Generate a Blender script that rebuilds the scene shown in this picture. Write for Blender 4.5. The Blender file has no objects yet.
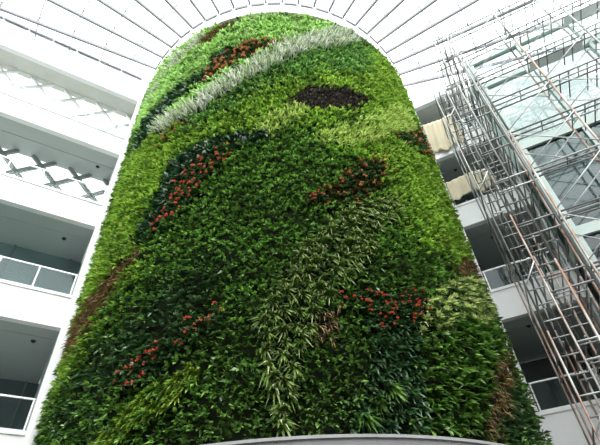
import bpy, bmesh, math, random
import numpy as np
from mathutils import Vector, Matrix

random.seed(7)
RNG = np.random.default_rng(11)
C = bpy.context.scene.collection
SC = bpy.context.scene
PI = math.pi
EYE = 1.6                        # camera height above the atrium floor

# ------------------------------------------------------------------ helpers
def link(o, parent=None):
    C.objects.link(o)
    if parent is not None:
        o.parent = parent
    return o

def tag(o, label=None, cat=None, group=None, kind=None):
    if label: o['label'] = label
    if cat: o['category'] = cat
    if group: o['group'] = group
    if kind: o['kind'] = kind
    return o

def empty(name, loc=(0, 0, 0)):
    o = bpy.data.objects.new(name, None)
    o.location = loc
    o.empty_display_size = 0.2
    return link(o)

class MB:
    """collects boxes, tubes and rings; build() links them as one mesh object"""
    def __init__(self):
        self.v = []; self.f = []
    def add(self, vs, fs):
        b = len(self.v)
        self.v += [tuple(p) for p in vs]
        self.f += [tuple(b + i for i in f) for f in fs]
        return self
    def hexa(self, p):           # 8 points: bottom ring of four, top ring of four
        return self.add(p, [(3, 2, 1, 0), (4, 5, 6, 7), (0, 1, 5, 4), (1, 2, 6, 5), (2, 3, 7, 6), (3, 0, 4, 7)])
    def tube(self, a, b, r, n=8):
        a = Vector(a); b = Vector(b); d = (b - a).normalized()
        x = d.orthogonal().normalized(); y = d.cross(x)
        vs = []
        for q in (a, b):
            for i in range(n):
                t = 2 * PI * i / n
                vs.append(q + r * (math.cos(t) * x + math.sin(t) * y))
        fs = [(i, (i + 1) % n, n + (i + 1) % n, n + i) for i in range(n)]
        fs += [tuple(range(n))[::-1], tuple(range(n, 2 * n))]
        return self.add(vs, fs)
    def beam(self, a, b, w, h):  # rectangular bar, w across (level), h upright
        a = Vector(a); b = Vector(b); d = (b - a).normalized()
        up = Vector((0, 0, 1))
        if abs(d.z) > 0.99: up = Vector((0, 1, 0))
        s = d.cross(up).normalized(); u = s.cross(d)
        p = []
        for q in (a, b):
            p += [q - s * w / 2 - u * h / 2, q + s * w / 2 - u * h / 2, q + s * w / 2 + u * h / 2, q - s * w / 2 + u * h / 2]
        return self.hexa(p)
    def build(self, name, mat, parent=None, smooth=False):
        me = bpy.data.meshes.new(name)
        me.from_pydata(self.v, [], self.f)
        bm = bmesh.new(); bm.from_mesh(me)
        bmesh.ops.recalc_face_normals(bm, faces=bm.faces)
        bm.to_mesh(me); bm.free()
        if smooth:
            for p in me.polygons: p.use_smooth = True
        if mat: me.materials.append(mat)
        return link(bpy.data.objects.new(name, me), parent)

# ------------------------------------------------------------------ materials
def new_mat(name):
    m = bpy.data.materials.new(name); m.use_nodes = True
    nt = m.node_tree; nt.nodes.clear()
    out = nt.nodes.new('ShaderNodeOutputMaterial')
    return m, nt, out

def plain(name, col, rough=0.6, spec=0.4, metal=0.0, var=0.06, scale=3.0, bump=0.0):
    m, nt, out = new_mat(name)
    b = nt.nodes.new('ShaderNodeBsdfPrincipled')
    b.inputs['Roughness'].default_value = rough
    b.inputs['Metallic'].default_value = metal
    b.inputs['Specular IOR Level'].default_value = spec
    tc = nt.nodes.new('ShaderNodeTexCoord')
    n = nt.nodes.new('ShaderNodeTexNoise'); n.inputs['Scale'].default_value = scale; n.inputs['Detail'].default_value = 6
    r = nt.nodes.new('ShaderNodeValToRGB')
    r.color_ramp.elements[0].position = 0.3; r.color_ramp.elements[1].position = 0.7
    r.color_ramp.elements[0].color = tuple(c * (1 - var) for c in col) + (1,)
    r.color_ramp.elements[1].color = tuple(min(1, c * (1 + var)) for c in col) + (1,)
    nt.links.new(tc.outputs['Object'], n.inputs['Vector'])
    nt.links.new(n.outputs['Fac'], r.inputs['Fac'])
    nt.links.new(r.outputs['Color'], b.inputs['Base Color'])
    if bump:
        bp = nt.nodes.new('ShaderNodeBump'); bp.inputs['Strength'].default_value = bump
        nt.links.new(n.outputs['Fac'], bp.inputs['Height']); nt.links.new(bp.outputs['Normal'], b.inputs['Normal'])
    nt.links.new(b.outputs[0], out.inputs[0])
    return m

def glass(name, tint=(1, 1, 1), refl=0.08, rough=0.02):
    m, nt, out = new_mat(name)
    t = nt.nodes.new('ShaderNodeBsdfTransparent'); t.inputs[0].default_value = (*tint, 1)
    g = nt.nodes.new('ShaderNodeBsdfGlossy'); g.inputs['Roughness'].default_value = rough
    g.inputs[0].default_value = (0.9, 0.95, 0.95, 1)
    mx = nt.nodes.new('ShaderNodeMixShader')
    fr = nt.nodes.new('ShaderNodeLayerWeight'); fr.inputs['Blend'].default_value = 0.25
    mt = nt.nodes.new('ShaderNodeMath'); mt.operation = 'MULTIPLY_ADD'
    mt.inputs[1].default_value = 0.05; mt.inputs[2].default_value = refl
    nt.links.new(fr.outputs['Fresnel'], mt.inputs[0])
    nt.links.new(mt.outputs[0], mx.inputs['Fac'])
    nt.links.new(t.outputs[0], mx.inputs[1]); nt.links.new(g.outputs[0], mx.inputs[2])
    nt.links.new(mx.outputs[0], out.inputs[0])
    return m

def leafmat(name, cols, rough=0.42, trans=0.3, spec=0.5, const=False, noise=0.0):
    """colour picked per leaf from a ramp; part of the light passes through the blade"""
    m, nt, out = new_mat(name)
    geo = nt.nodes.new('ShaderNodeNewGeometry')
    r = nt.nodes.new('ShaderNodeValToRGB')
    if const: r.color_ramp.interpolation = 'CONSTANT'
    k = len(cols)
    els = r.color_ramp.elements
    while len(els) < k: els.new(0.5)
    for i, c in enumerate(cols):
        if len(c) == 4: els[i].position = c[3]
        else: els[i].position = i / max(1, k - 1)
        els[i].color = (*c[:3], 1)
    nt.links.new(geo.outputs['Random Per Island'], r.inputs['Fac'])
    b = nt.nodes.new('ShaderNodeBsdfPrincipled')
    b.inputs['Roughness'].default_value = rough
    b.inputs['Specular IOR Level'].default_value = spec
    t = nt.nodes.new('ShaderNodeBsdfTranslucent')
    col = r.outputs['Color']
    if noise:                      # drifts of paler and deeper plants within one species
        tc = nt.nodes.new('ShaderNodeTexCoord')
        n = nt.nodes.new('ShaderNodeTexNoise'); n.inputs['Scale'].default_value = 0.9; n.inputs['Detail'].default_value = 3
        nt.links.new(tc.outputs['Object'], n.inputs['Vector'])
        mp = nt.nodes.new('ShaderNodeMapRange')
        mp.inputs['From Min'].default_value = 0.3; mp.inputs['From Max'].default_value = 0.7
        mp.inputs['To Min'].default_value = 1 - noise; mp.inputs['To Max'].default_value = 1 + noise
        nt.links.new(n.outputs['Fac'], mp.inputs['Value'])
        hs = nt.nodes.new('ShaderNodeHueSaturation')
        nt.links.new(mp.outputs[0], hs.inputs['Value']); nt.links.new(col, hs.inputs['Color'])
        col = hs.outputs['Color']
    nt.links.new(col, b.inputs['Base Color']); nt.links.new(col, t.inputs[0])
    mx = nt.nodes.new('ShaderNodeMixShader'); mx.inputs['Fac'].default_value = trans
    nt.links.new(b.outputs[0], mx.inputs[1]); nt.links.new(t.outputs[0], mx.inputs[2])
    nt.links.new(mx.outputs[0], out.inputs[0])
    return m

def rusty(name, base, amount, metal=0.35):
    """painted or galvanised tube with patches of rust"""
    m, nt, out = new_mat(name)
    b = nt.nodes.new('ShaderNodeBsdfPrincipled'); b.inputs['Roughness'].default_value = 0.55
    b.inputs['Metallic'].default_value = metal
    tc = nt.nodes.new('ShaderNodeTexCoord')
    n = nt.nodes.new('ShaderNodeTexNoise'); n.inputs['Scale'].default_value = 1.1; n.inputs['Detail'].default_value = 8
    r = nt.nodes.new('ShaderNodeValToRGB')
    r.color_ramp.elements[0].position = amount - 0.12; r.color_ramp.elements[1].position = amount + 0.10
    r.color_ramp.elements[0].color = (0.21, 0.115, 0.075, 1)
    r.color_ramp.elements[1].color = (*base, 1)
    nt.links.new(tc.outputs['Object'], n.inputs['Vector']); nt.links.new(n.outputs['Fac'], r.inputs['Fac'])
    nt.links.new(r.outputs[0], b.inputs['Base Color']); nt.links.new(b.outputs[0], out.inputs[0])
    return m

M = {}
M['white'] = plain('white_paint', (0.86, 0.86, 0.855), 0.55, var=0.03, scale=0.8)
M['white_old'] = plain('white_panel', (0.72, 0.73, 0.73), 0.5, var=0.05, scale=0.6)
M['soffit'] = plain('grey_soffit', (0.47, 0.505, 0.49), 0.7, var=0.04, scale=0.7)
M['olive_lit_soffit'] = plain('pale_lit_soffit', (0.62, 0.63, 0.58), 0.7, var=0.04)  # olive light under the top storey put into this soffit's colour
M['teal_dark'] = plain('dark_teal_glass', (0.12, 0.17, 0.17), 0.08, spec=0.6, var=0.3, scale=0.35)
M['rear'] = plain('rear_wall', (0.50, 0.50, 0.50), 0.8)
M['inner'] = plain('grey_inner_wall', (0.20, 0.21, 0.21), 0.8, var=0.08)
M['floor'] = plain('floor_stone', (0.13, 0.13, 0.125), 0.35, var=0.1, scale=0.5)
M['rail'] = plain('white_metal', (0.82, 0.82, 0.82), 0.35, metal=0.2, var=0.02)
M['steel'] = plain('grey_steel', (0.31, 0.30, 0.33), 0.6, metal=0.0, spec=0.2, var=0.06)
M['slot'] = plain('grey_slot', (0.20, 0.20, 0.23), 0.6)
M['diagrid'] = plain('diagrid_paint', (0.25, 0.28, 0.28), 0.6)
M['felt'] = plain('planting_felt', (0.018, 0.026, 0.012), 0.95, spec=0.1, var=0.4, scale=8)
M['ledge'] = plain('ledge_panel', (0.21, 0.215, 0.21), 0.5, var=0.12, scale=1.5)
M['ledge_cap'] = plain('ledge_cap', (0.32, 0.32, 0.32), 0.4, var=0.05)
M['dark'] = plain('dark_fitting', (0.03, 0.03, 0.03), 0.5)
M['cloth'] = plain('cream_sheet', (0.66, 0.58, 0.42), 0.9, spec=0.1, var=0.06, scale=2, bump=0.2)
M['tube'] = rusty('scaffold_tube', (0.22, 0.22, 0.22), 0.30)
M['tube_rust'] = rusty('scaffold_tube_rusty', (0.34, 0.32, 0.30), 0.53)
M['tube_white'] = plain('brace_tube', (0.45, 0.46, 0.455), 0.5, metal=0.2)
M['plank'] = plain('plank_steel', (0.78, 0.79, 0.78), 0.6, metal=0.0, var=0.1, scale=2)
M['green_frame'] = plain('pale_green_frame', (0.50, 0.60, 0.56), 0.4, var=0.04)
M['clear'] = glass('clear_glass', (0.96, 0.98, 0.97), 0.008)
M['rail_glass'] = glass('balustrade_glass', (0.74, 0.84, 0.83), 0.02)
M['tower_clear'] = glass('upper_tower_glass', (0.78, 0.83, 0.82), 0.02, 0.05)
M['tower_glass'] = glass('tower_glass', (0.26, 0.33, 0.325), 0.04, 0.08)
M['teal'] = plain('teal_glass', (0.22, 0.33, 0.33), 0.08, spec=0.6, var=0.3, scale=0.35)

# ------------------------------------------------------------------ the planted drum: axis, radius
AX, AY, RAD = -0.798, 14.844, 7.0
def drum(phi_deg, r, z):
    t = math.radians(phi_deg)
    return Vector((AX + r * math.sin(t), AY - r * math.cos(t), z))

def ring(mb, phi0, phi1, r0, r1, z0, z1, n):
    """solid arc of rectangular section"""
    vs = []
    for i in range(n + 1):
        p = phi0 + (phi1 - phi0) * i / n
        vs += [drum(p, r0, z0), drum(p, r1, z0), drum(p, r1, z1), drum(p, r0, z1)]
    fs = []
    for i in range(n):
        a = 4 * i; b = a + 4
        for k in range(4):
            fs.append((a + k, a + (k + 1) % 4, b + (k + 1) % 4, b + k))
    fs += [(3, 2, 1, 0), tuple(4 * n + k for k in range(4))]
    return mb.add(vs, fs)

# ------------------------------------------------------------------ facades (t along, d into the building, z up)
class Facade:
    def __init__(self, p, along, inward):
        self.p = Vector((*p, 0)); self.a = Vector((*along, 0)); self.n = Vector((*inward, 0))
    def at(self, t, d, z):
        q = self.p + self.a * t + self.n * d
        return Vector((q.x, q.y, z))
    def box(self, mb, t0, t1, d0, d1, z0, z1):
        return mb.hexa([self.at(t0, d0, z0), self.at(t1, d0, z0), self.at(t1, d1, z0), self.at(t0, d1, z0),
                        self.at(t0, d0, z1), self.at(t1, d0, z1), self.at(t1, d1, z1), self.at(t0, d1, z1)])
FL = Facade((-7.187, 11.369), (-0.830, -0.557), (-0.557, 0.830))
FR = Facade((6.154, 13.019), (0.9135, -0.405), (0.405, 0.9135))
# ================================================================== SETTING
mb = MB(); mb.hexa([Vector(p) for p in [(-26, -10, -.3), (26, -10, -.3), (26, 24, -.3), (-26, 24, -.3), (-26, -10, 0), (26, -10, 0), (26, 24, 0), (-26, 24, 0)]])
tag(mb.build('floor', M['floor']), 'pale stone atrium floor', kind='structure')

def walls_box(name, pts):
    mb = MB(); (x0, y0), (x1, y1) = pts
    mb.beam((x0, y0, 9), (x1, y1, 9), 0.3, 18)
    return tag(mb.build(name, M['rear']), kind='structure')
walls_box('wall_back', ((-20.6, -9), (20.0, -9)))
walls_box('wall_left_end', ((-20.6, -9), (-20.6, 2.2)))
walls_box('wall_right_end', ((20.0, -9), (20.0, 6.7)))

# storeys: soffit heights and sills above the floor
SOF = [3.03 + EYE + 4.0 * k for k in range(5)]
SIL = [4.15 + EYE + 4.0 * k for k in range(4)]
DEPTH_L = [6.0, 4.5, 2.47, 1.77, 1.10]      # how deep the gallery behind each opening is, ground storey first
DEPTH_R = [4.0, 4.0, 3.6, 3.0, 1.6]

def facade(F, name, T, depths, lift):
    root = empty(name, F.at(0, 0, 0)); root['kind'] = 'structure'
    inv = root.location.copy()
    def part(nm, mb, mat):
        o = mb.build(nm, mat, root)
        o.location = -inv
        return o
    # white pilaster beside the drum
    mb = MB(); F.box(mb, -1.0, 0.0, -0.02, 0.9, 0, 22.6); F.box(mb, -1.0, -0.1, -0.06, 0.1, 0, 22.6)
    part('pilaster', mb, M['white'])
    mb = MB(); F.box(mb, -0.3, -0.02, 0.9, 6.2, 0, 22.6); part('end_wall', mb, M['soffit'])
    for k in range(5):
        zs = SOF[k] + lift
        top = (SIL[k] + lift) if k < 4 else 22.6
        dep = depths[k]; dmax = max(depths[k], depths[k + 1] if k < 4 else 1.1)
        mb = MB()
        F.box(mb, 0, T, 0.0, 0.22, zs, top - 0.10)          # parapet band
        F.box(mb, 0, T, -0.03, 0.25, top - 0.10, top)       # coping
        part('parapet', mb, M['white'])
        mb = MB()
        F.box(mb, 0, T, 0.22, dmax + 0.15, zs + 0.10, zs + 0.42)     # slab, seen from below
        F.box(mb, 0, T, 0.22, 0.50, zs + 0.05, zs + 0.099)
        F.box(mb, 0, T, 0.98, 1.06, zs + 0.08, zs + 0.099)
        part('soffit', mb, M['soffit'] if k < 4 else M['olive_lit_soffit'])
    return root, part

# left gallery
wl, part = facade(FL, 'wall_left', 16.0, DEPTH_L, 0.0)
for k in range(0, 3):                                        # solid back walls with tinted glazing
    z0 = (SIL[k - 1] + 0.0 - 0.75) if k else 0.0
    z1 = SOF[k] + 0.1
    d = DEPTH_L[k]
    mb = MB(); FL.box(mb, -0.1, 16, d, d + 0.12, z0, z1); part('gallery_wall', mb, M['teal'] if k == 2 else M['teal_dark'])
    mb = MB()
    for i in range(9):
        t = 0.35 + 1.9 * i; FL.box(mb, t, t + 0.06, d - 0.08, d, z0, z1)
    FL.box(mb, 0, 16, d - 0.07, d, z0 + 1.9, z0 + 1.97)
    FL.box(mb, 0, 16, d - 0.07, d, z0 + 0.95, z0 + 1.0)
    part('mullion', mb, M['inner'])
for k in (3, 4):                                             # open diagrid against the sky
    z0 = SIL[k - 1] - 0.3; z1 = SOF[k] + 0.1
    d = DEPTH_L[k]
    mb = MB(); FL.box(mb, 0, 16, d + 0.12, d + 0.14, z0, z1); part('window_pane', mb, M['clear'])
    for i in range(-1, 10):
        t0 = 2.6 + 1.4 * (i - 2)
        for s in (1, -1):
            # one diagonal of the lattice, clipped to the opening
            zn = 14.9 + 4.0 * (k - 3)
            a = [t0 + s * (z1 - zn), z1]; b = [t0 + s * (z0 - zn), z0]
            lo = 0.02; hi = 15.8
            pts = []
            for (ta, za), (tb, zb2) in ((a, b),):
                u0, u1 = 0.0, 1.0
                for lim, sign in ((lo, 1), (hi, -1)):
                    fa = sign * (ta - lim); fb = sign * (tb - lim)
                    if fa < 0 and fb < 0: u0, u1 = 1, 0
                    elif fa < 0: u0 = max(u0, fa / (fa - fb))
                    elif fb < 0: u1 = min(u1, fa / (fa - fb))
                if u1 > u0 + 0.02:
                    pts = [(ta + (tb - ta) * u, za + (zb2 - za) * u) for u in (u0, u1)]
            if pts:
                mb = MB(); mb.beam(FL.at(pts[0][0], d, pts[0][1]), FL.at(pts[1][0], d, pts[1][1]), 0.12, 0.15 if k == 3 else 0.09)
                part('lattice_bar', mb, M['diagrid'] if k == 3 else M['rail'])  # top bars whiter: veiling glare put into their colour

# right gallery
TRT = 2.52
wr, part = facade(FR, 'wall_right', TRT, DEPTH_R, 0.03)
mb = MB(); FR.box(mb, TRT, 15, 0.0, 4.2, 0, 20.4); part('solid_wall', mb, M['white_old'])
for k in range(0, 5):
    z0 = (SIL[k - 1] - 0.75) if k else 0.0
    z1 = SOF[k] + 0.1
    d = DEPTH_R[k]
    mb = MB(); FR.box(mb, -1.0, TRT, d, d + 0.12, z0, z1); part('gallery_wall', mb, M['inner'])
    mb = MB()
    for i in range(1):
        t = 0.9
        FR.box(mb, t, t + 1.3, d - 0.04, d, z0 + 0.4, z0 + 2.9)
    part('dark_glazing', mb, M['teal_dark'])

# drum
mb = MB(); n = 120
vs = [drum(360 * i / n, 6.70, z) for z in (0, 20.9) for i in range(n)]
mb.add(vs, [(i, (i + 1) % n, n + (i + 1) % n, n + i) for i in range(n)])
wc = mb.build('wall_centre', M['white'], smooth=True)
tag(wc, kind='structure')
mb = MB(); ring(mb, -63.0, 67, 6.68, 6.74, 4.03, 20.85, 120)
mb.build('planting_felt', M['felt'], wc)
mb = MB(); ring(mb, -180, 180, 6.6, 6.99, 20.90, 21.98, 140)
mb.build('cornice', M['white'], wc)
# ledge under the planting
led = MB(); ring(led, -75, 80, 6.6, 7.10, 3.25, 3.96, 120)
lo = tag(led.build('trim_1', M['ledge']), 'grey curved ledge under the foot of the green wall', kind='structure')
led = MB(); ring(led, -75, 80, 6.6, 7.13, 3.96, 4.01, 120); led.build('coping', M['ledge_cap'], lo)
led = MB()
for i in range(-4, 6):
    p = 11.5 * i + 3; ring(led, p, p + 0.10, 7.08, 7.106, 3.25, 3.96, 1)
led.build('panel_joint', M['slot'], lo)

# glass roof: radial rafters falling away from the drum
roof = empty('ceiling', (AX, AY, 0)); roof['kind'] = 'structure'
def rpart(nm, mb, mat):
    o = mb.build(nm, mat, roof); o.location = (-AX, -AY, 0); return o
def zr(r): return 22.0 - 0.25 * (r - 7.0)
PH = [-51.8 + 5.82 * k for k in range(22)]
for p in PH:
    mb = MB(); mb.beam(drum(p, 7.0, zr(7.0)), drum(p, 15.5, zr(15.5)), 0.09, 0.15); rpart('rafter', mb, M['steel'])
mb = MB()
for p in PH:
    for r in (8.05, 9.3, 10.6, 11.9, 13.2):
        mb.beam(drum(p, r, zr(r) + 0.05), drum(p, r, zr(r) + 0.50), 0.06, 0.06)
rpart('glazing_bracket', mb, M['steel'])
for r in (8.05, 9.3, 10.6, 11.9, 13.2):
    mb = MB()
    for i in range(60):
        a = -57 + 2.1 * i; b = a + 2.1
        mb.tube(drum(a, r, zr(r) + 0.36), drum(b, r, zr(r) + 0.36), 0.022, 5)
    rpart('purlin_rod', mb, M['steel'])
mb = MB()
for a, b in zip(PH[:-1], PH[1:]):
    ring(mb, a + 0.75, b - 0.75, 6.98, 7.03, 21.66, 21.85, 4)
rpart('vent_slot', mb, M['slot'])
mb = MB()
for i in range(64):
    a = -57.5 + 2.0 * i; b = a + 2.0
    if b > 70.6: break
    q = [drum(a, 7.0, zr(7) + .30), drum(b, 7.0, zr(7) + .30), drum(b, 16, zr(16) + .30), drum(a, 16, zr(16) + .30)]
    mb.hexa(q + [v + Vector((0, 0, .02)) for v in q])
rpart('roof_glass', mb, M['clear'])
# gutter line along the left eaves
mb = MB()
for i in range(12):
    FL.box(mb, 0.15 + 1.02 * i, 1.10 + 1.02 * i, -0.10, -0.02, 22.40, 22.50)
tag(mb.build('trim_2', M['slot']), 'thin grey gutter line along the left eaves', kind='structure')

# ================================================================== BALUSTRADES
def balustrade(F, sill, t0, t1, posts, label, glassm):
    root = empty('glass_balustrade', F.at(0, 0.1, sill)); inv = root.location.copy()
    tag(root, label, 'railing', 'glass balustrades of the galleries')
    def bp(nm, mb, mat):
        o = mb.build(nm, mat, root); o.location = -inv; return o
    mb = MB(); mb.beam(F.at(t0, 0.12, sill + 0.83), F.at(t1, 0.12, sill + 0.83), 0.05, 0.04); bp('handrail', mb, M['rail'])
    mb = MB(); mb.beam(F.at(t0, 0.12, sill + 0.03), F.at(t1, 0.12, sill + 0.03), 0.05, 0.05); bp('bottom_rail', mb, M['rail'])
    ps = list(posts)
    for t in ps:
        mb = MB(); F.box(mb, t - 0.02, t + 0.02, 0.10, 0.15, sill + 0.06, sill + 0.805); bp('post', mb, M['rail'])
    for a, b in zip(ps[:-1], ps[1:]):
        mb = MB(); F.box(mb, a + 0.03, b - 0.03, 0.115, 0.127, sill + 0.06, sill + 0.80); bp('glass_pane', mb, glassm)
names = ['first gallery', 'second gallery', 'third gallery', 'top gallery']
for k in range(4):
    balustrade(FL, SIL[k], 0.03, 12.9, [0.06 + 1.07 * i for i in range(13)],
               'glass balustrade with white handrail on the left side, %s up' % names[k], M['rail_glass'] if k < 2 else M['clear'])
    balustrade(FR, SIL[k] + 0.03, 0.03, TRT - .02, [0.06, 1.76, TRT - .05],
               'glass balustrade with white handrail on the right side, %s up' % names[k], M['rail_glass'])

# small dark fittings on the soffits
def fitting(F, t, d, z, label):
    mb = MB(); q = F.at(t, d, z)
    mb.tube(q, q - Vector((0, 0, 0.025)), 0.075, 16); mb.tube(q - Vector((0, 0, 0.025)), q - Vector((0, 0, 0.07)), 0.035, 12)
    tag(mb.build('ceiling_sprinkler', M['dark']), label, 'sprinkler', 'sprinklers under the galleries')
fitting(FL, 0.63, 1.15, SOF[3] + 0.10, 'small dark sprinkler under the pale soffit above the white lattice, left side')
fitting(FL, 0.83, 1.27, SOF[2] + 0.10, 'small dark sprinkler under the left soffit second from the bottom')
fitting(FL, 0.59, 1.31, SOF[1] + 0.10, 'small dark sprinkler under the lowest left soffit')
fitting(FR, 0.66, 1.13, SOF[3] + 0.13, 'small dark sprinkler on the right soffit between the two cream sheets')
fitting(FR, 0.92, 1.33, SOF[2] + 0.13, 'small dark sprinkler on the middle right soffit beside the scaffold')
fitting(FR, 0.76, 1.08, SOF[1] + 0.13, 'small dark sprinkler on the lowest right soffit')

# cream dust sheets hung over the right parapets
def sheet(t0, t1, ztop, zbot, label, seed):
    rs = random.Random(seed); nx, nz = 36, 14
    vs = []; 
    for layer in (0, 1):
        for j in range(nz + 1):
            for i in range(nx + 1):
                u = i / nx; w = j / nz
                t = t0 + (t1 - t0) * u
                zb = zbot + 0.10 * math.sin(u * 9 + seed) + 0.06 * math.sin(u * 23 + seed * 2)
                zt = ztop + 0.04 * math.sin(u * 7 + seed)
                z = zt + (zb - zt) * w
                d = -0.10 - 0.035 * math.sin(u * 17 + w * 2 + seed) * (0.3 + w) - 0.02 * math.sin(u * 41 + w * 5) - (0.012 if layer else 0)
                vs.append(FR.at(t, d, z))
    fs = []; W = nx + 1; N = W * (nz + 1)
    for j in range(nz):
        for i in range(nx):
            a = j * W + i
            fs += [(a, a + 1, a + W + 1, a + W), (N + a, N + a + W, N + a + W + 1, N + a + 1)]
    for i in range(nx):
        fs += [(i, N + i, N + i + 1, i + 1), (nz * W + i, nz * W + i + 1, N + nz * W + i + 1, N + nz * W + i)]
    for j in range(nz):
        fs += [(j * W, (j + 1) * W, N + (j + 1) * W, N + j * W), (j * W + nx, N + j * W + nx, N + (j + 1) * W + nx, (j + 1) * W + nx)]
    mb = MB(); mb.add(vs, fs)
    tag(mb.build('dust_sheet', M['cloth'], smooth=True), label, 'sheet', 'cream sheets over the right balustrades')
sheet(0.02, 1.45, 19.02, 16.95, 'wide cream dust sheet over the upper right parapet', 1)
sheet(0.02, 1.75, 15.08, 14.05, 'narrow cream dust sheet over the balustrade above the white right parapet', 4)

# ================================================================== SCAFFOLD AND GLASS TOWER (right)
TR = Vector((0.9135, -0.405, 0)); NR = Vector((0.405, 0.9135, 0))
def sc(s, n, z): return TR * s + NR * n + Vector((0, 0, z))
LZ = [7.83 + EYE + 1.72 * k for k in range(-5, 7)]           # lift heights above the floor

gt = empty('glass_lift_tower', sc(5.4, 13.2, 0))
tag(gt, 'tall glazed shaft with pale green frame behind the scaffolding', 'lift shaft')
def gp(nm, mb, mat):
    o = mb.build(nm, mat, gt); o.location = -sc(5.4, 13.2, 0); return o
TS0, TS1, TN0, TN1 = 2.88, 8.6, 12.2, 14.2
def sbox(mb, s0, s1, n0, n1, z0, z1):
    return mb.hexa([sc(s0, n0, z0), sc(s1, n0, z0), sc(s1, n1, z0), sc(s0, n1, z0), sc(s0, n0, z1), sc(s1, n0, z1), sc(s1, n1, z1), sc(s0, n1, z1)])
TOP = 18.9
for s in (TS0, 4.86, 6.84, TS1 - 0.2):
    mb = MB(); sbox(mb, s, s + (0.24 if s == TS0 else 0.12), TN0, TN0 + 0.2, 0, TOP); gp('mullion', mb, M['green_frame'])
mb = MB(); sbox(mb, TS0, TS0 + 0.2, TN1 - 0.2, TN1, 0, TOP); gp('mullion', mb, M['green_frame'])
FLZ = [1.6, 5.45, 9.35, 13.25, 17.15]
for z in FLZ + [TOP]:
    mb = MB(); sbox(mb, TS0, TS1, TN0 - 0.02, TN0 + 0.18, z, z + 0.34); sbox(mb, TS0, TS0 + 0.18, TN0, TN1, z, z + 0.34)
    gp('spandrel', mb, M['green_frame'])
for z in FLZ:
    if z < 10:
        mb = MB(); sbox(mb, TS0 + 0.2, TS1, TN0 + 0.2, TN1, z + 0.05, z + 0.25); gp('landing', mb, M['inner'])
for z0, z1, gm in ((0.0, 13.25, M['tower_glass']), (13.6, TOP, M['tower_clear'])):  # dim lower and bright upper shaft put into the glass tints
    mb = MB(); sbox(mb, TS0 + 0.24, TS1, TN0 + 0.08, TN0 + 0.10, z0, z1); gp('front_glass', mb, gm)
    mb = MB(); sbox(mb, TS0 + 0.08, TS0 + 0.10, TN0 + 0.2, TN1, z0, z1); gp('side_glass', mb, gm)

MATS = [M['tube'], M['tube_white'], M['tube']]
def scaffold(name, label, origin):
    root = empty(name, origin); tag(root, label, 'scaffolding', 'scaffolding beside the green wall')
    cnt = {}; rest = {}
    def sp(nm, a, b, r, mat):
        cnt[nm] = cnt.get(nm, 0) + 1
        if cnt[nm] > 100:
            rest.setdefault(nm, (MB(), mat))[0].tube(a, b, r, 6); return
        mb = MB(); mb.tube(Vector(a) - Vector(origin), Vector(b) - Vector(origin), r, 8); mb.build(nm, mat, root, smooth=True)
    return root, sp
# narrow tower of frames beside the drum
O1 = sc(1.8, 11.6, 0)
root, sp = scaffold('scaffold_tower', 'narrow tower of grey and rusty scaffold frames close to the white right galleries', O1)
COLS = [1.10, 1.53, 1.98, 2.52]
ROWS = [10.9, 12.1, 13.3]
ZT = LZ[-1]
for j, n in enumerate(ROWS):
    for i, s in enumerate(COLS):
        cut = 7.0 + 1.72 * ((i * 2 + j) % 3) - 0.6
        rr = (0.024, 0.026, 0.032, 0.036)[i]
        sp('standard', sc(s, n, 0), sc(s, n, cut), rr, M['tube_rust'])
        sp('standard', sc(s, n, cut), sc(s, n, ZT - (3.5, 1.8, 0.1, 0.0)[i]), rr, M['tube'])
mo = MB()
for k, z in enumerate(LZ):
    for n in ROWS:
        sp('ledger', sc(1.53 if k < 10 else 1.98, n, z), sc(2.56, n, z), 0.026, MATS[(k + int(n)) % 3])
        if n == 10.9 and k < 11:
            sp('ledger', sc(1.53, n, z - 0.42), sc(2.56, n, z - 0.42), 0.028, MATS[(k + 1) % 3])
    for s in (COLS if k < 10 else COLS[2:]):
        sp('transom', sc(s, 10.9, z + 0.05), sc(s, 13.3, z + 0.05), 0.020, MATS[k % 3])
    for s in ((1.3, 1.75, 2.15, 2.35) if k < 10 else (2.15, 2.35)):
        sp('plank_bearer', sc(s, 10.9, z + 0.08), sc(s, 13.3, z + 0.08), 0.022, M['tube'])
        sp('plank_bearer', sc(s + 0.1, 10.9, z - 0.80), sc(s + 0.1, 12.1, z - 0.80), 0.020, M['tube'])
for k in range(len(LZ) - 3):
    for q in range(4):
        z = LZ[k] + 0.43 * q + 0.2
        sp('rung', sc(1.10, 10.9, z), sc(1.53, 10.9, z), 0.018, MATS[q % 3])
        sp('rung', sc(1.53, 10.9, z + 0.15), sc(1.98, 10.9, z + 0.15), 0.018, M['tube'])
    if k % 2 == 0:
        sp('brace', sc(1.10, 10.86, LZ[k] - 0.1), sc(1.53, 10.86, LZ[k] + 0.5), 0.018, M['tube_white'])

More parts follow.
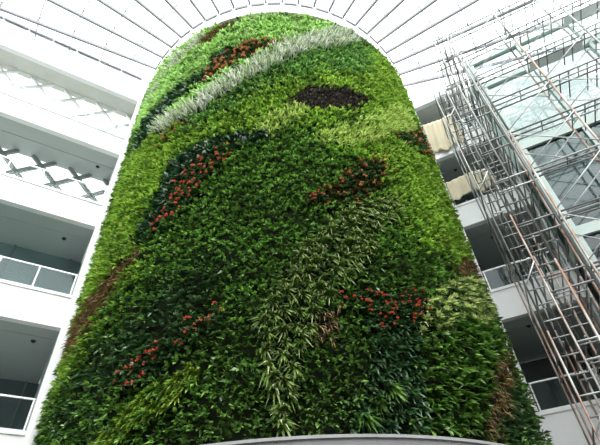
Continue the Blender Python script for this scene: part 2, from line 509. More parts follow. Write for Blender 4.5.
# wide bays in front of the glass tower
O2 = sc(5.4, 10.8, 0)
root, sp = scaffold('scaffold_bay', 'wide scaffolding with crossed white braces in front of the glazed shaft', O2)
BAYS = [2.64, 4.46, 6.36, 8.26]
RW = [10.9, 11.75]
for n in RW:
    for i, s in enumerate(BAYS):
        cut = (13.0, 17.5, 9.2, 11.0)[i]
        sp('standard', sc(s, n, 0), sc(s, n, cut), 0.034, M['tube_rust'])
        sp('standard', sc(s, n, cut), sc(s, n, ZT + 0.05), 0.034, M['tube'])
for k, z in enumerate(LZ):
    for n in (10.9, 11.10, 11.30):
        sp('ledger', sc(2.6, n, z), sc(8.4, n, z), 0.028, MATS[(k + int(n * 4)) % 3])
    for i in range(3):
        for f in (0.0, 0.5):
            s = BAYS[i] + f * 1.88
            sp('transom', sc(s, 10.88, z + 0.03), sc(s, 11.78 if f == 0 else 11.32, z + 0.03), 0.018, M['tube'])
    if k >= 6:
        for i in (1, 2):
            for f in (0.2, 0.35, 0.65, 0.8):
                s = BAYS[i] + f * 1.88
                sp('plank_bearer', sc(s, 10.9, z + 0.05), sc(s, 12.05, z + 0.05), 0.022, M['tube'])
    if k + 1 < len(LZ) and k >= 2:
        for i in range(3):
            for n in RW:
                a, b = BAYS[i], BAYS[i + 1]
                sp('brace', sc(a, n - 0.03, z + 0.12), sc(b, n - 0.03, LZ[k + 1] - 0.12), 0.017, M['tube_white'])
                if (i + k) % 2 == 0:
                    sp('brace', sc(b, n - 0.06, z + 0.12), sc(a, n - 0.06, LZ[k + 1] - 0.12), 0.017, M['tube_white'])
def planks(k, i, n0, w):
    z = LZ[k] + 0.05
    mb = MB(); a = BAYS[i] + 0.06; b = BAYS[i + 1] - 0.06
    pts = []
    q = [sc(a, n0, z), sc(b, n0, z), sc(b, n0 + w, z), sc(a, n0 + w, z)]
    mb.hexa(q + [v + Vector((0, 0, 0.05)) for v in q])
    for v in mb.v: pts.append(Vector(v) - O2)
    mb.v = [tuple(v) for v in pts]
    mb.build('plank', M['plank'], root)
for k, i in ((9, 1), (10, 2)):
    planks(k, i, 11.35, 0.38)

# ================================================================== PLANTING
POLY = {
    'dark_left': [(-48.2,5.32),(-38.0,6.14),(-31.7,6.67),(-23.8,7.29),(-14.5,8.17),(-7.9,8.2),(-9.1,6.89),(-15.2,6.57),(-22.5,6.11),(-29.5,5.75),(-37.0,5.14),(-48.5,5.01)],
    'bright': [(-57.5,15.42),(-44.4,15.71),(-32.0,14.57),(-20.4,13.64),(-10.5,13.83),(-0.8,15.06),(15.9,16.21),(37.4,18.22),(39.3,20.01),(49.5,21.13),(64.5,20.42),(64.2,17.5),(42.0,15.08),(31.5,14.7),(16.1,12.98),(8.4,12.67),(-3.8,12.93),(-16.7,12.77),(-25.6,11.74),(-31.3,10.51),(-29.9,9.16),(-24.5,8.48),(-34.3,7.88),(-39.6,6.93),(-46.2,6.13),(-58.8,6.19),(-58.6,5.81),(-58.5,7.22),(-58.6,9.6),(-54.3,12.78)],
    'top': [(-56.8,17.77),(-49.6,19.69),(-50.1,21.8),(-31.9,21.52),(-19.4,21.09),(-6.7,20.77),(4.7,20.75),(19.3,20.62),(28.8,20.64),(6.9,18.15),(-3.2,17.03),(-15.4,15.82),(-25.5,15.21),(-37.6,15.19)],
    'bright_right': [(15.0,11.73),(36.6,13.69),(50.5,13.87),(64.8,15.43),(64.7,11.66),(64.0,10.3),(45.8,8.74),(33.3,8.92),(28.8,9.97),(27.1,10.48),(30.3,11.71),(24.0,11.83)],
    'broad_right': [(26.5,5.83),(33.9,6.41),(50.9,7.23),(52.4,6.52),(41.9,5.21),(34.9,4.37),(30.8,4.11),(22.1,4.04),(24.3,4.91)],
    'dark_center': [(16.9,6.26),(27.0,6.37),(22.4,4.04),(11.1,4.02),(15.4,4.84),(17.5,5.6)],
    'corner': [(55.3,6.06),(56.2,5.41),(57.1,4.48),(37.9,4.05),(44.0,4.88)],
    'rim_silver': [(-44.5,17.37),(-45.4,18.53),(-38.4,19.3),(-31.7,19.91),(-26.0,20.11),(-23.4,20.41),(-20.6,20.45),(-22.5,19.5),(-27.4,19.41),(-33.5,19.15),(-38.4,18.74),(-43.8,18.44)],
    'brown_top': [(-23.4,19.61),(-21.4,20.45),(-16.0,20.63),(-8.4,20.68),(-4.9,20.48),(-14.2,19.89),(-19.0,19.42)],
    'glossy_top': [(-50.6,15.47),(-46.6,16.0),(-44.6,16.83),(-38.1,16.79),(-28.9,16.96),(-22.9,17.04),(-17.5,17.3),(-17.0,18.06),(-13.2,18.44),(-7.1,18.2),(-11.3,17.51),(-16.1,16.83),(-19.0,16.3),(-26.1,16.01),(-31.7,15.55),(-37.1,14.95),(-43.9,14.75)],
    'orange_top': [(-19.0,16.3),(-16.4,17.21),(-11.5,17.83),(-7.1,18.28),(1.7,18.41),(5.7,18.31),(-1.1,17.5),(-6.8,17.03),(-12.5,16.63),(-15.2,16.33)],
    'teal_band': [(-1.4,15.78),(7.4,16.77),(16.2,17.87),(27.6,18.96),(32.6,20.04),(39.5,20.13),(37.6,18.33),(29.6,17.07),(16.0,16.36),(7.0,15.72),(1.1,15.28),(-2.7,14.98),(-8.0,14.33),(-16.0,13.65),(-23.7,13.79),(-19.5,14.29),(-13.7,14.58),(-6.9,15.13)],
    'silver': [(-35.9,14.81),(-35.0,15.24),(-30.0,15.24),(-25.2,15.01),(-20.9,15.04),(-15.4,15.68),(-9.2,16.16),(-3.2,16.88),(6.9,18.15),(18.4,19.43),(27.0,20.44),(32.3,20.77),(33.1,20.11),(26.3,18.84),(15.2,17.82),(7.4,16.91),(-0.8,15.97),(-3.9,15.79),(-8.9,15.22),(-14.7,14.76),(-19.6,14.41),(-26.1,14.33),(-31.5,14.29)],
    'orange_small': [(-31.6,13.49),(-30.3,14.06),(-25.4,14.39),(-22.0,14.01),(-25.7,13.82),(-29.6,13.62)],
    'purple': [(6.9,14.16),(9.0,14.54),(14.2,14.96),(21.5,15.38),(28.3,15.44),(29.7,15.23),(23.2,14.47),(14.2,13.89),(9.5,14.02)],
    'pale_right': [(11.6,12.32),(15.8,12.92),(24.6,13.47),(36.5,15.21),(44.8,16.52),(53.0,16.95),(51.7,15.56),(35.6,13.71),(27.8,12.67),(18.8,12.08),(14.3,12.09)],
    'pale_left': [(-4.9,12.47),(-1.3,13.03),(1.7,13.51),(7.2,13.99),(11.0,13.87),(10.0,13.41),(4.5,12.75),(-0.8,12.23)],
    'redbrown_right': [(37.1,13.73),(43.5,14.62),(64.3,16.74),(64.3,15.48),(51.3,14.07),(42.2,13.69)],
    'glossy_left': [(-32.9,9.63),(-29.2,10.14),(-27.0,10.92),(-27.2,11.55),(-26.2,12.15),(-21.4,12.64),(-13.9,12.76),(-3.0,12.68),(1.1,12.68),(1.5,12.14),(-5.8,12.12),(-10.4,12.01),(-13.5,12.06),(-18.5,11.49),(-21.0,10.89),(-24.0,10.14),(-27.5,9.7),(-29.6,9.41)],
    'orange_left': [(-26.5,9.64),(-24.7,10.07),(-20.7,10.63),(-21.4,11.2),(-17.8,11.58),(-13.5,12.16),(-10.5,12.15),(-8.7,11.71),(-11.5,11.39),(-14.9,10.92),(-17.3,10.33),(-20.4,9.83),(-23.8,9.48)],
    'redbrown_center': [(8.9,9.77),(14.4,10.25),(19.7,11.08),(23.4,11.58),(28.8,11.86),(29.5,11.44),(25.1,10.51),(19.4,9.69),(13.2,9.63),(9.4,9.59)],
    'spider': [(31.5,10.34),(29.4,9.74),(23.4,9.04),(21.2,8.46),(16.1,7.56),(12.3,7.02),(8.8,6.61),(6.9,5.99),(4.5,5.48),(3.5,4.91),(3.5,4.23),(1.7,4.24),(1.3,4.75),(0.0,5.18),(-1.2,5.84),(-0.7,6.62),(2.3,7.21),(4.6,7.73),(6.8,8.15),(11.0,8.79),(18.5,9.56),(27.1,10.16)],
    'brown_center': [(6.6,5.63),(7.9,6.15),(10.1,6.52),(12.8,6.57),(11.3,6.15),(8.5,5.75)],
    'red_right': [(13.1,6.76),(15.0,6.86),(18.8,7.01),(29.9,7.22),(29.6,6.92),(27.0,6.4),(20.1,6.0),(17.2,6.42),(13.3,6.63)],
    'variegated': [(28.4,6.63),(36.2,7.61),(45.4,8.29),(64.8,9.15),(64.3,8.4),(49.2,7.17),(39.4,6.87),(32.2,6.33),(27.3,6.17)],
    'brown_right_top': [(42.0,8.37),(54.3,9.61),(64.5,9.99),(64.9,9.38),(46.9,8.43)],
    'brown_right': [(56.1,6.82),(54.9,6.15),(46.0,5.1),(38.8,4.25),(32.0,4.11),(35.6,4.41),(41.5,5.24),(46.7,5.95)],
    'brown_left': [(-58.8,7.47),(-58.7,8.18),(-55.2,8.56),(-43.7,8.74),(-39.5,9.08),(-34.0,9.13),(-27.3,9.21),(-29.3,8.86),(-33.2,8.48),(-35.7,7.95),(-41.3,7.55),(-46.4,7.15)],
    'red_left': [(-29.1,5.69),(-26.2,5.8),(-21.5,6.04),(-20.2,6.19),(-15.9,6.47),(-13.0,6.63),(-8.6,6.63),(-8.3,6.39),(-11.2,6.12),(-14.9,5.93),(-17.7,5.59),(-22.3,5.47),(-25.6,5.39)],
    'yellow_left': [(-29.3,4.47),(-26.4,4.68),(-22.2,5.03),(-19.0,5.25),(-15.2,5.34),(-12.2,5.52),(-10.9,5.31),(-14.2,5.02),(-16.0,4.77),(-20.8,4.65),(-24.4,4.35)],
}
g0 = [(a, z + (.20 if z > 14.6 else -.10)) for a, z in POLY['purple']]; POLY['purple'] = [(a + (2 if a > 18 else -2), z) for a, z in g0]
POLYA = {k: np.array([(math.radians(a) * RAD, z) for a, z in v]) for k, v in POLY.items()}
ORDER = list(POLY)

def inside(poly, x, y):
    r = np.zeros(len(x), bool)
    n = len(poly); j = n - 1
    for i in range(n):
        xi, yi = poly[i]; xj, yj = poly[j]
        c = ((yi > y) != (yj > y)) & (x < (xj - xi) * (y - yi) / (yj - yi + 1e-12) + xi)
        r ^= c; j = i
    return r

def zone_of(x, y):
    z = np.full(len(x), -1)
    for i, k in enumerate(ORDER):
        z[inside(POLYA[k], x, y)] = i
    return z

UMIN, UMAX = math.radians(-61.6) * RAD, math.radians(64.5) * RAD
ZMIN, ZMAX = 4.10, 20.80

def leaf_arrays(u, z, r0, k, L, W, out, up, spread, droop, curl, rng):
    """k leaves in a tuft at every (u, z); returns verts (N*4,3) in world space.
    each leaf is a blade base - two shoulders - tip, bent at the shoulders"""
    n = len(u) * k
    u = np.repeat(u, k); z = np.repeat(z, k); r0 = np.repeat(r0, k)
    phi = u / RAD
    N = np.c_[np.sin(phi), -np.cos(phi), np.zeros(n)]
    T = np.c_[np.cos(phi), np.sin(phi), np.zeros(n)]
    U = np.tile([0., 0., 1.], (n, 1))
    base = np.c_[AX + r0 * np.sin(phi), AY - r0 * np.cos(phi), z]
    ang = rng.uniform(0, 2 * PI, n)
    rad = np.abs(rng.normal(0, 1, n)) * spread
    d = N * (out + rng.normal(0, 0.15, n))[:, None] + T * (np.cos(ang) * rad)[:, None] + U * (np.sin(ang) * rad + up)[:, None]
    dn = (d * N).sum(1); d += N * np.maximum(0.12 - dn, 0)[:, None]
    d /= np.linalg.norm(d, axis=1)[:, None]
    ln = L * rng.uniform(0.65, 1.25, n); wd = W * rng.uniform(0.75, 1.25, n)
    ref = U + N * 0.6 + rng.normal(0, 0.35, (n, 3))
    w = np.cross(d, ref); w /= (np.linalg.norm(w, axis=1)[:, None] + 1e-9)
    nn = np.cross(w, d)
    mid = base + d * (ln * 0.5)[:, None]
    tip = base + d * ln[:, None] - U * (ln * droop)[:, None] - nn * (ln * curl)[:, None]
    l = mid + w * (wd / 2)[:, None] - nn * (wd * 0.18)[:, None]
    r = mid - w * (wd / 2)[:, None] - nn * (wd * 0.18)[:, None]
    V = np.empty((n, 4, 3)); V[:, 0] = base; V[:, 1] = l; V[:, 2] = tip; V[:, 3] = r
    dx = V[..., 0] - AX; dy = V[..., 1] - AY; rr = np.hypot(dx, dy)       # keep every blade off the felt
    f = np.maximum(rr, 6.755) / rr
    V[..., 0] = AX + dx * f; V[..., 1] = AY + dy * f
    V[..., 2] = np.minimum(V[..., 2], 20.885)                            # and below the cornice
    return V

def leaf_mesh(name, V, mat):
    n = len(V)
    me = bpy.data.meshes.new(name)
    me.vertices.add(n * 4)
    me.vertices.foreach_set('co', V.reshape(-1).astype(np.float32))
    idx = (np.arange(n)[:, None] * 4 + np.array([0, 1, 3, 1, 2, 3])[None]).reshape(-1)
    me.loops.add(n * 6); me.loops.foreach_set('vertex_index', idx.astype(np.int32))
    me.polygons.add(n * 2)
    me.polygons.foreach_set('loop_start', (np.arange(n * 2) * 3).astype(np.int32))
    me.update(calc_edges=True); me.validate()
    me.materials.append(mat)
    return me

def G(r, g, b): return (r, g, b)
# species: leaf length, width, leaves per tuft, tufts per square metre, outward, up, spread, droop, curl, material
LM = {
 'dark':   leafmat('dark_green_leaf', [G(0.031, 0.079, 0.017), G(0.076, 0.180, 0.028), G(0.140, 0.292, 0.045), G(0.248, 0.438, 0.081)], 0.38, 0.28, 0.8, noise=.35),
 'deep':   leafmat('deep_glossy_leaf', [G(0.019, 0.053, 0.017), G(0.041, 0.110, 0.033), G(0.077, 0.182, 0.049), G(0.168, 0.267, 0.116)], 0.30, 0.2, 0.9, noise=.3),
 'bright': leafmat('bright_green_leaf', [G(0.067, 0.159, 0.018), G(0.174, 0.339, 0.034), G(0.294, 0.476, 0.060), G(0.454, 0.593, 0.116)], 0.42, 0.35, 0.8, noise=.22),
 'top':    leafmat('light_fern_leaf', [G(0.137, 0.288, 0.053), G(0.304, 0.546, 0.130), G(0.488, 0.747, 0.234), G(0.685, 0.800, 0.448)], 0.45, 0.35, 0.9, noise=.2),
 'teal':   leafmat('blue_green_leaf', [G(0.053, 0.148, 0.037), G(0.141, 0.314, 0.079), G(0.250, 0.462, 0.125), G(0.391, 0.595, 0.206)], 0.4, 0.25, noise=.15),
 'silver': leafmat('silver_grass_blade', [G(0.159, 0.285, 0.095), G(0.413, 0.508, 0.270), G(0.850, 0.850, 0.746), G(0.850, 0.850, 0.850)], 0.5, 0.25),
 'purple': leafmat('purple_black_leaf', [G(0.032, 0.023, 0.025), G(0.066, 0.048, 0.048), G(0.131, 0.096, 0.088), G(0.291, 0.268, 0.232)], 0.4, 0.1),
 'pale':   leafmat('pale_grass_blade', [G(0.201, 0.351, 0.055), G(0.432, 0.568, 0.137), G(0.663, 0.743, 0.259)], 0.5, 0.3, noise=.12),
 'glossy': leafmat('variegated_dark_leaf', [(.014, .050, .020, 0), (.030, .095, .034, .5), (.055, .15, .05, .80), (.60, .68, .60, .93)], 0.32, 0.15, 0.6),
 'brown':  leafmat('brown_dry_blade', [G(0.106, 0.066, 0.025), G(0.211, 0.127, 0.052), G(0.338, 0.206, 0.091), G(0.106, 0.157, 0.029)], 0.7, 0.2),
 'spider': leafmat('pale_spider_blade', [G(0.054, 0.121, 0.016), G(0.126, 0.231, 0.032), G(0.243, 0.343, 0.072), G(0.540, 0.592, 0.324)], 0.4, 0.3),
 'yellow': leafmat('yellow_green_leaf', [G(0.090, 0.219, 0.016), G(0.257, 0.412, 0.039), G(0.541, 0.643, 0.116)], 0.4, 0.3),
 'vari':   leafmat('cream_edged_leaf', [G(0.083, 0.179, 0.028), G(0.275, 0.413, 0.097), G(0.618, 0.688, 0.275), G(0.850, 0.850, 0.522)], 0.45, 0.3),
 'bronze': leafmat('bronze_leaf', [G(0.037, 0.050, 0.016), G(0.088, 0.070, 0.025), G(0.162, 0.082, 0.037), G(0.100, 0.175, 0.037)], 0.35, 0.2),
 'red':    leafmat('red_bract', [G(.50, .05, .03), G(.65, .10, .06), G(.72, .22, .12)], 0.5, 0.3),
 'orange': leafmat('orange_bract', [G(.45, .12, .05), G(.60, .21, .09), G(.66, .34, .16)], 0.5, 0.3),
}
LM['dark_glossy'] = LM['deep']
#          L     W     k  dens out  up   spr  drp  curl mat
SPEC = {
 'low':    (.15, .068, 6, 72, .75, .15, .55, .22, .10, 'dark'),
 'deep':   (.19, .090, 6, 42, .75, .10, .55, .25, .10, 'deep'),
 'bright': (.18, .066, 7, 66, .80, .25, .55, .22, .10, 'bright'),
 'top':    (.21, .066, 7, 60, .80, .20, .65, .30, .15, 'top'),
 'teal':   (.22, .070, 7, 46, .80, .05, .60, .35, .10, 'teal'),
 'silver': (.42, .042, 7, 40, .60, .45, .40, .30, .10, 'silver'),
 'purple': (.13, .060, 6, 70, .80, .20, .60, .15, .10, 'purple'),
 'pale':   (.26, .046, 8, 50, .75, .25, .60, .28, .12, 'pale'),
 'glossy': (.21, .105, 6, 42, .80, .10, .60, .28, .10, 'glossy'),
 'brown':  (.20, .028, 9, 55, .70, .05, .55, .40, .12, 'brown'),
 'broad':  (.21, .105, 5, 50, .75, .15, .55, .28, .12, 'bright2'),
 'under':  (.17, .075, 6, 45, .60, .12, .55, .25, .10, 'deep'),
 'underbright': (.17, .075, 6, 45, .6, .12, .55, .25, .10, 'dark'),
}
LM['shade'] = leafmat('shade_leaf', [G(.016, .05, .018), G(.035, .10, .034), G(.08, .17, .07)], 0.3, 0.2, 0.8)
LM['bright2'] = leafmat('broad_green_leaf', [G(.02, .065, .012), G(.06, .155, .020), G(.12, .25, .035), G(.26, .42, .10)], 0.35, 0.3, noise=.15)
# zone -> (species, object name, label)
ZONES = {
 None: ('low', 'creeper_foliage', 'dense mid and dark green creeper covering the centre of the green wall'),
 'dark_left': ('deep', 'ivy_foliage', 'dark blue-green ivy-like band at the lower left of the green wall'),
 'bright': ('bright', 'fern_foliage', 'bright green fern carpet down the left edge and around the purple patch'),
 'top': ('top', 'light_fern_foliage', 'light yellow-green fern carpet at the very top of the green wall'),
 'bright_right': ('bright', 'fern_foliage', 'bright green fern carpet on the right edge below the red-brown plants'),
 'broad_right': ('broad', 'broadleaf_foliage', 'broad glossy green leaves at the lower right above the grey ledge'),
 'dark_center': ('deep', 'shade_foliage', 'dark shade plants at the bottom centre under the red flowers'),
 'corner': ('deep', 'hosta_foliage', 'dark ribbed leaves in the bottom right corner of the green wall'),
 'rim_silver': ('silver', 'silver_grass', 'short strip of silver grass on the upper left rim'),
 'brown_top': ('brown', 'dry_grass', 'brown dry strip on the upper left rim of the green wall'),
 'glossy_top': ('glossy', 'glossy_foliage', 'dark glossy leaves beside the orange plants near the top'),
 'orange_top': ('under', 'shade_foliage', 'dark leaves beneath the orange plants near the top'),
 'teal_band': ('teal', 'sedge_foliage', 'blue-green sedge band just under the silver-white grass band'),
 'silver': ('silver', 'silver_grass', 'long silver-white grass band sweeping up to the top right rim'),
 'orange_small': ('bright', 'fern_foliage', 'small fern clump below the lower end of the silver grass band'),
 'purple': ('purple', 'purple_foliage', 'purple-black oval patch near the top of the green wall'),
 'pale_right': ('pale', 'pale_grass', 'pale yellow-green grass patch right below the purple oval'),
 'pale_left': ('pale', 'pale_grass', 'pale grass patch at the left tip of the purple oval'),
 'redbrown_right': ('under', 'shade_foliage', 'dark leaves under the red-brown plants at the right edge'),
 'glossy_left': ('glossy', 'glossy_foliage', 'dark leaves with white flecks in a long diagonal streak at middle left'),
 'orange_left': ('under', 'shade_foliage', 'dark leaves under the orange-red streak at middle left'),
 'redbrown_center': ('under', 'shade_foliage', 'dark leaves under the bronze plants at the wall centre'),
 'spider': ('under', 'shade_foliage', 'dark undergrowth beneath the pale spider plants'),
 'brown_center': ('brown', 'dry_grass', 'small brown dry tuft beside the pale spider plants'),
 'red_right': ('under', 'shade_foliage', 'dark undergrowth beneath the red-flowered band at lower right'),
 'variegated': ('under', 'shade_foliage', 'dark undergrowth beneath the cream variegated shrubs'),
 'brown_right_top': ('brown', 'dry_grass', 'brown dry patch above the cream variegated shrubs'),
 'brown_right': ('brown', 'dry_grass', 'brown dry strip at the lower right edge of the wall'),
 'brown_left': ('brown', 'dry_grass', 'long brown dry streak on the left edge of the wall'),
 'red_left': ('under', 'shade_foliage', 'dark undergrowth beneath the red-flowered band at lower left'),
 'yellow_left': ('underbright', 'shade_foliage', 'dark undergrowth beneath the yellow-green plants at lower left'),
}
for key, (sp_, nm, label) in ZONES.items():
    L, W, k, dens, out, up, spr, drp, crl, mt = SPEC[sp_]
    if key is None:
        u0, u1, z0, z1 = UMIN + .12, UMAX, ZMIN, ZMAX
    else:
        P = POLYA[key]; u0, z0 = P.min(0) - .3; u1, z1 = P.max(0) + .3
        u0 = max(u0, UMIN); u1 = min(u1, UMAX); z0 = max(z0, ZMIN); z1 = min(z1, ZMAX)
    n = int((u1 - u0) * (z1 - z0) * dens * 1.15)
    # jittered rows, the way plug plants are set
    st = 1 / math.sqrt(dens * 1.15)
    gu, gz = np.meshgrid(np.arange(u0, u1, st), np.arange(z0, z1, st))
    gu = gu + (np.arange(gu.shape[0]) % 2)[:, None] * st / 2
    gu = gu.ravel() + RNG.normal(0, st * .22, gu.size); gz = gz.ravel() + RNG.normal(0, st * .22, gz.size)
    ok = (gu > UMIN) & (gu < UMAX) & (gz > ZMIN) & (gz < ZMAX)
    gu, gz = gu[ok], gz[ok]
    jit = .07 if key not in (None, 'dark_left') else .10
    zi = zone_of(gu + RNG.normal(0, jit, len(gu)), gz + RNG.normal(0, jit, len(gu)))
    soft = np.array([k_ in ('bright', 'bright_right', 'dark_left', 'broad_right', 'teal_band', 'top') for k_ in ORDER] + [True])
    zb = zone_of(gu + RNG.normal(0, .33, len(gu)), gz + RNG.normal(0, .33, len(gu)))   # kinds that grow into one another
    zi = np.where(soft[zi] & soft[zb], zb, zi)
    ok = zi == (-1 if key is None else ORDER.index(key))
    gu, gz = gu[ok], gz[ok]
    if not len(gu): continue
    r0 = 6.80 + (.20 if sp_ in ('low', 'top') else .15) * RNG.uniform(0, 1, len(gu)) ** 2
    V = leaf_arrays(gu, gz, r0, k, L, W, out, up, spr, drp, crl, RNG)
    o = bpy.data.objects.new(nm, leaf_mesh(nm, V, LM[mt]))
    link(o); tag(o, label, 'plants', kind='stuff')

# ------------------------------------------------------------------ single plants that stand out from the carpets
def plant_mesh(name, seed, k, L, W, out, up, spr, drp, crl, mat, r=0.0, at=0.0):
    """one plant at the origin: +Y is out of the wall, +Z up, +X along it"""
    rng = np.random.default_rng(seed)
    u = rng.normal(0, r, max(1, k // 5)) if r else np.zeros(max(1, k // 5))
    z = rng.normal(0, r, len(u)) if r else np.zeros(len(u))
    V = leaf_arrays(u, z, np.full(len(u), RAD + at), 5, L, W, out, up, spr, drp, crl, rng)
    V = V - np.array([AX, AY - RAD, 0.])
    V[..., 1] *= -1; V[..., 0] *= -1      # half turn so that +Y points out of the wall
    return leaf_mesh(name, V, mat)

def place(o, phi, z, r=6.95, tilt=0.0, s=1.0):
    t = math.radians(phi)
    o.matrix_world = Matrix.Translation(drum(phi, r, z)) @ Matrix.Rotation(t + PI, 4, 'Z') @ Matrix.Rotation(tilt, 4, 'Y') @ Matrix.Scale(s, 4)

def scatter(key, count, rs):
    """plant sites spread evenly over a zone"""
    P = POLYA[key]; lo = P.min(0); hi = P.max(0); pts = []
    best = None
    cand = np.c_[rs.uniform(lo[0], hi[0], 4000), rs.uniform(lo[1], hi[1], 4000)]
    cand = cand[inside(P, cand[:, 0], cand[:, 1])]
    cand = cand[(cand[:, 0] > UMIN + .1) & (cand[:, 0] < UMAX - .1) & (cand[:, 1] > ZMIN + .1)]
    pts = [cand[0]]
    dist = np.linalg.norm(cand - cand[0], axis=1)
    while len(pts) < min(count, len(cand)):
        i = int(np.argmax(dist)); pts.append(cand[i]); dist = np.minimum(dist, np.linalg.norm(cand - cand[i], axis=1))
    return [(math.degrees(a / RAD), b) for a, b in pts]

KINDS = {}
def kind(name, leaf, flower=None):
    """three growths of one kind of plant, each a foliage mesh and perhaps a flower mesh"""
    KINDS[name] = []
    for v in range(3):
        f = plant_mesh(name, 100 + v * 7 + len(name), *leaf)
        b = [plant_mesh('bract_cluster', 300 + v * 5 + q, *flower) for q in range(2)] if flower else []
        KINDS[name].append((f, b))
#       k  L    W    out up  spr drp crl mat
kind('spider_plant', (45, .30, .042, .75, .35, .75, .45, .10, LM['spider']))
kind('variegated_shrub', (60, .17, .055, .85, .25, .75, .20, .10, LM['vari']))
kind('yellow_leaved_plant', (35, .20, .050, .8, .3, .75, .30, .10, LM['yellow']))
kind('orange_flowered_plant', (30, .15, .060, .8, .2, .7, .25, .10, LM['bronze']), (10, .065, .040, .9, .2, .9, .05, .05, LM['orange'], .02))
kind('red_flowered_plant', (30, .16, .070, .8, .2, .7, .25, .10, LM['deep']), (10, .055, .042, .9, .2, .9, .05, .05, LM['red'], .015))
kind('bronze_plant', (40, .17, .065, .8, .2, .75, .25, .10, LM['bronze']))
kind('fern', (60, .36, .05, .9, .35, .8, .45, .10, LM['bright2']))
kind('shade_plant', (25, .24, .075, .8, .1, .8, .40, .10, LM['shade']))

def bed(name, key, count, label, cat, group, seed, smin=.8, smax=1.15, flower_p=1.0, sites=None):
    rs = np.random.default_rng(seed)
    for phi, z in (sites or scatter(key, count, rs)):
        f, b = KINDS[name][int(rs.integers(3))]
        o = bpy.data.objects.new(name, f); link(o)
        place(o, phi, z, 6.88, rs.uniform(-.35, .35), rs.uniform(smin, smax))
        tag(o, label, cat, group)
        if b and rs.uniform() < flower_p:
            for q in range(2):
                c = bpy.data.objects.new('bract_cluster', b[q]); C.objects.link(c); c.parent = o
                c.location = (rs.uniform(-.14, .14), .10 + .05 * rs.uniform(), rs.uniform(-.10, .14))
bed('orange_flowered_plant', 'orange_top', 34, 'orange-flecked bronze plant in the streak above the silver grass band', 'plant', 'orange-flecked plants near the top', 1, 1.0, 1.4)
bed('orange_flowered_plant', 'orange_small', 6, 'orange-flecked plant at the lower end of the silver grass band', 'plant', 'orange-flecked plants under the silver band', 2)
bed('red_flowered_plant', 'orange_left', 40, 'red-flowered dark plant in the diagonal streak at middle left', 'plant', 'red-flowered plants at middle left', 3, .9, 1.3, .75)
bed('bronze_plant', 'redbrown_center', 34, 'bronze-leaved plant in the dark patch at the wall centre', 'plant', 'bronze plants at the centre', 4)
bed('orange_flowered_plant', 'redbrown_center', 14, 'orange-flecked plant among the bronze plants at the wall centre', 'plant', 'orange-flecked plants at the centre', 14)
bed('red_flowered_plant', None, 8, 'red-flowered plant on the tips of the bronze patch at the wall centre', 'plant', 'red-flowered plants at the centre', 5, sites=[(25, 11.6), (27, 11.8), (28.4, 11.5), (23, 11.35), (10, 9.75), (11.5, 9.8), (9.2, 9.7), (19, 10.7)])
bed('orange_flowered_plant', 'redbrown_right', 16, 'orange-tinted bronze plant at the right edge beside the cream sheets', 'plant', 'bronze plants at the right edge', 6, 1.0, 1.4)
bed('spider_plant', 'spider', 90, 'pale spider plant in the column running down the wall centre', 'plant', 'spider plants down the centre', 7, .75, 1.1)
bed('red_flowered_plant', 'red_right', 40, 'red-flowered dark plant in the band left of the cream variegated shrubs', 'plant', 'red-flowered plants at lower right', 8, .8, 1.1, .6)
bed('variegated_shrub', 'variegated', 60, 'cream variegated shrub bulging out at the right edge', 'plant', 'variegated shrubs at lower right', 9, 1.0, 1.5)
bed('red_flowered_plant', 'red_left', 40, 'red-flowered dark plant in the band at lower left', 'plant', 'red-flowered plants at lower left', 10, .8, 1.1, .5)
bed('yellow_leaved_plant', 'yellow_left', 50, 'yellow-green plant in the diagonal band at the bottom left', 'plant', 'yellow-green plants at lower left', 11, .7, 1.0)
bed('shade_plant', 'dark_center', 40, 'drooping dark blue-green plant at the bottom centre', 'plant', 'drooping plants at bottom centre', 12, .7, 1.0)
for (phi, z), lb in zip([(16.3, 4.62), (19.0, 4.85), (14.0, 4.30)], ['largest light green fern just above the grey ledge', 'light green fern standing highest above the grey ledge', 'light green fern lowest on the wall, touching the ledge']):
    bed('fern', None, 1, lb, 'plant', 'ferns above the ledge', int(z * 100), .6, .9, sites=[(phi, z)])

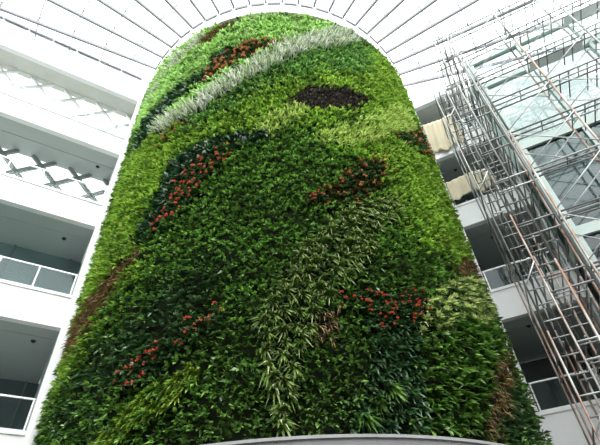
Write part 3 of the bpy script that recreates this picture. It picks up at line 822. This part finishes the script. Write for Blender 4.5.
# ================================================================== LIGHT, CAMERA
w = bpy.data.worlds.new('overcast_sky'); SC.world = w; w.use_nodes = True
nt = w.node_tree; nt.nodes.clear()
out = nt.nodes.new('ShaderNodeOutputWorld'); bg = nt.nodes.new('ShaderNodeBackground')
tc = nt.nodes.new('ShaderNodeTexCoord')
dt = nt.nodes.new('ShaderNodeVectorMath'); dt.operation = 'DOT_PRODUCT'
dt.inputs[1].default_value = Vector((0.12, -0.36, 0.92)).normalized()
mx = nt.nodes.new('ShaderNodeMath'); mx.operation = 'MAXIMUM'; mx.inputs[1].default_value = 0.0
pw = nt.nodes.new('ShaderNodeMath'); pw.operation = 'POWER'; pw.inputs[1].default_value = 3.5
ml = nt.nodes.new('ShaderNodeMath'); ml.operation = 'MULTIPLY_ADD'
ml.inputs[1].default_value = 9.0; ml.inputs[2].default_value = 1.5
nt.links.new(tc.outputs['Generated'], dt.inputs[0]); nt.links.new(dt.outputs['Value'], mx.inputs[0])
nt.links.new(mx.outputs[0], pw.inputs[0]); nt.links.new(pw.outputs[0], ml.inputs[0])
nt.links.new(ml.outputs[0], bg.inputs['Strength'])
bg.inputs['Color'].default_value = (0.97, 0.99, 1.0, 1)
nt.links.new(bg.outputs[0], out.inputs[0])

cam = bpy.data.cameras.new('camera'); co = bpy.data.objects.new('camera', cam); C.objects.link(co)
cam.sensor_fit = 'HORIZONTAL'; cam.sensor_width = 36.0; cam.lens = 36.0 * 450.0 / 600.0
p, rl = 0.7434, -0.0789
r0 = Vector((1, 0, 0)); u0 = Vector((0, -math.sin(p), math.cos(p))); fw = Vector((0, math.cos(p), math.sin(p)))
right = r0 * math.cos(rl) + u0 * math.sin(rl); upv = -r0 * math.sin(rl) + u0 * math.cos(rl)
m = Matrix((right, upv, -fw)).transposed().to_4x4(); m.translation = Vector((0, 0, EYE))
co.matrix_world = m
cam.clip_end = 300
SC.camera = co
SC.view_settings.view_transform = 'Standard'; SC.view_settings.look = 'None'
SC.view_settings.gamma = 1.0; SC.view_settings.use_curve_mapping = False
SC.view_settings.exposure = 0.2
SC.cycles.max_bounces = 8; SC.cycles.transparent_max_bounces = 24
SC.cycles.caustics_reflective = False; SC.cycles.caustics_refractive = False
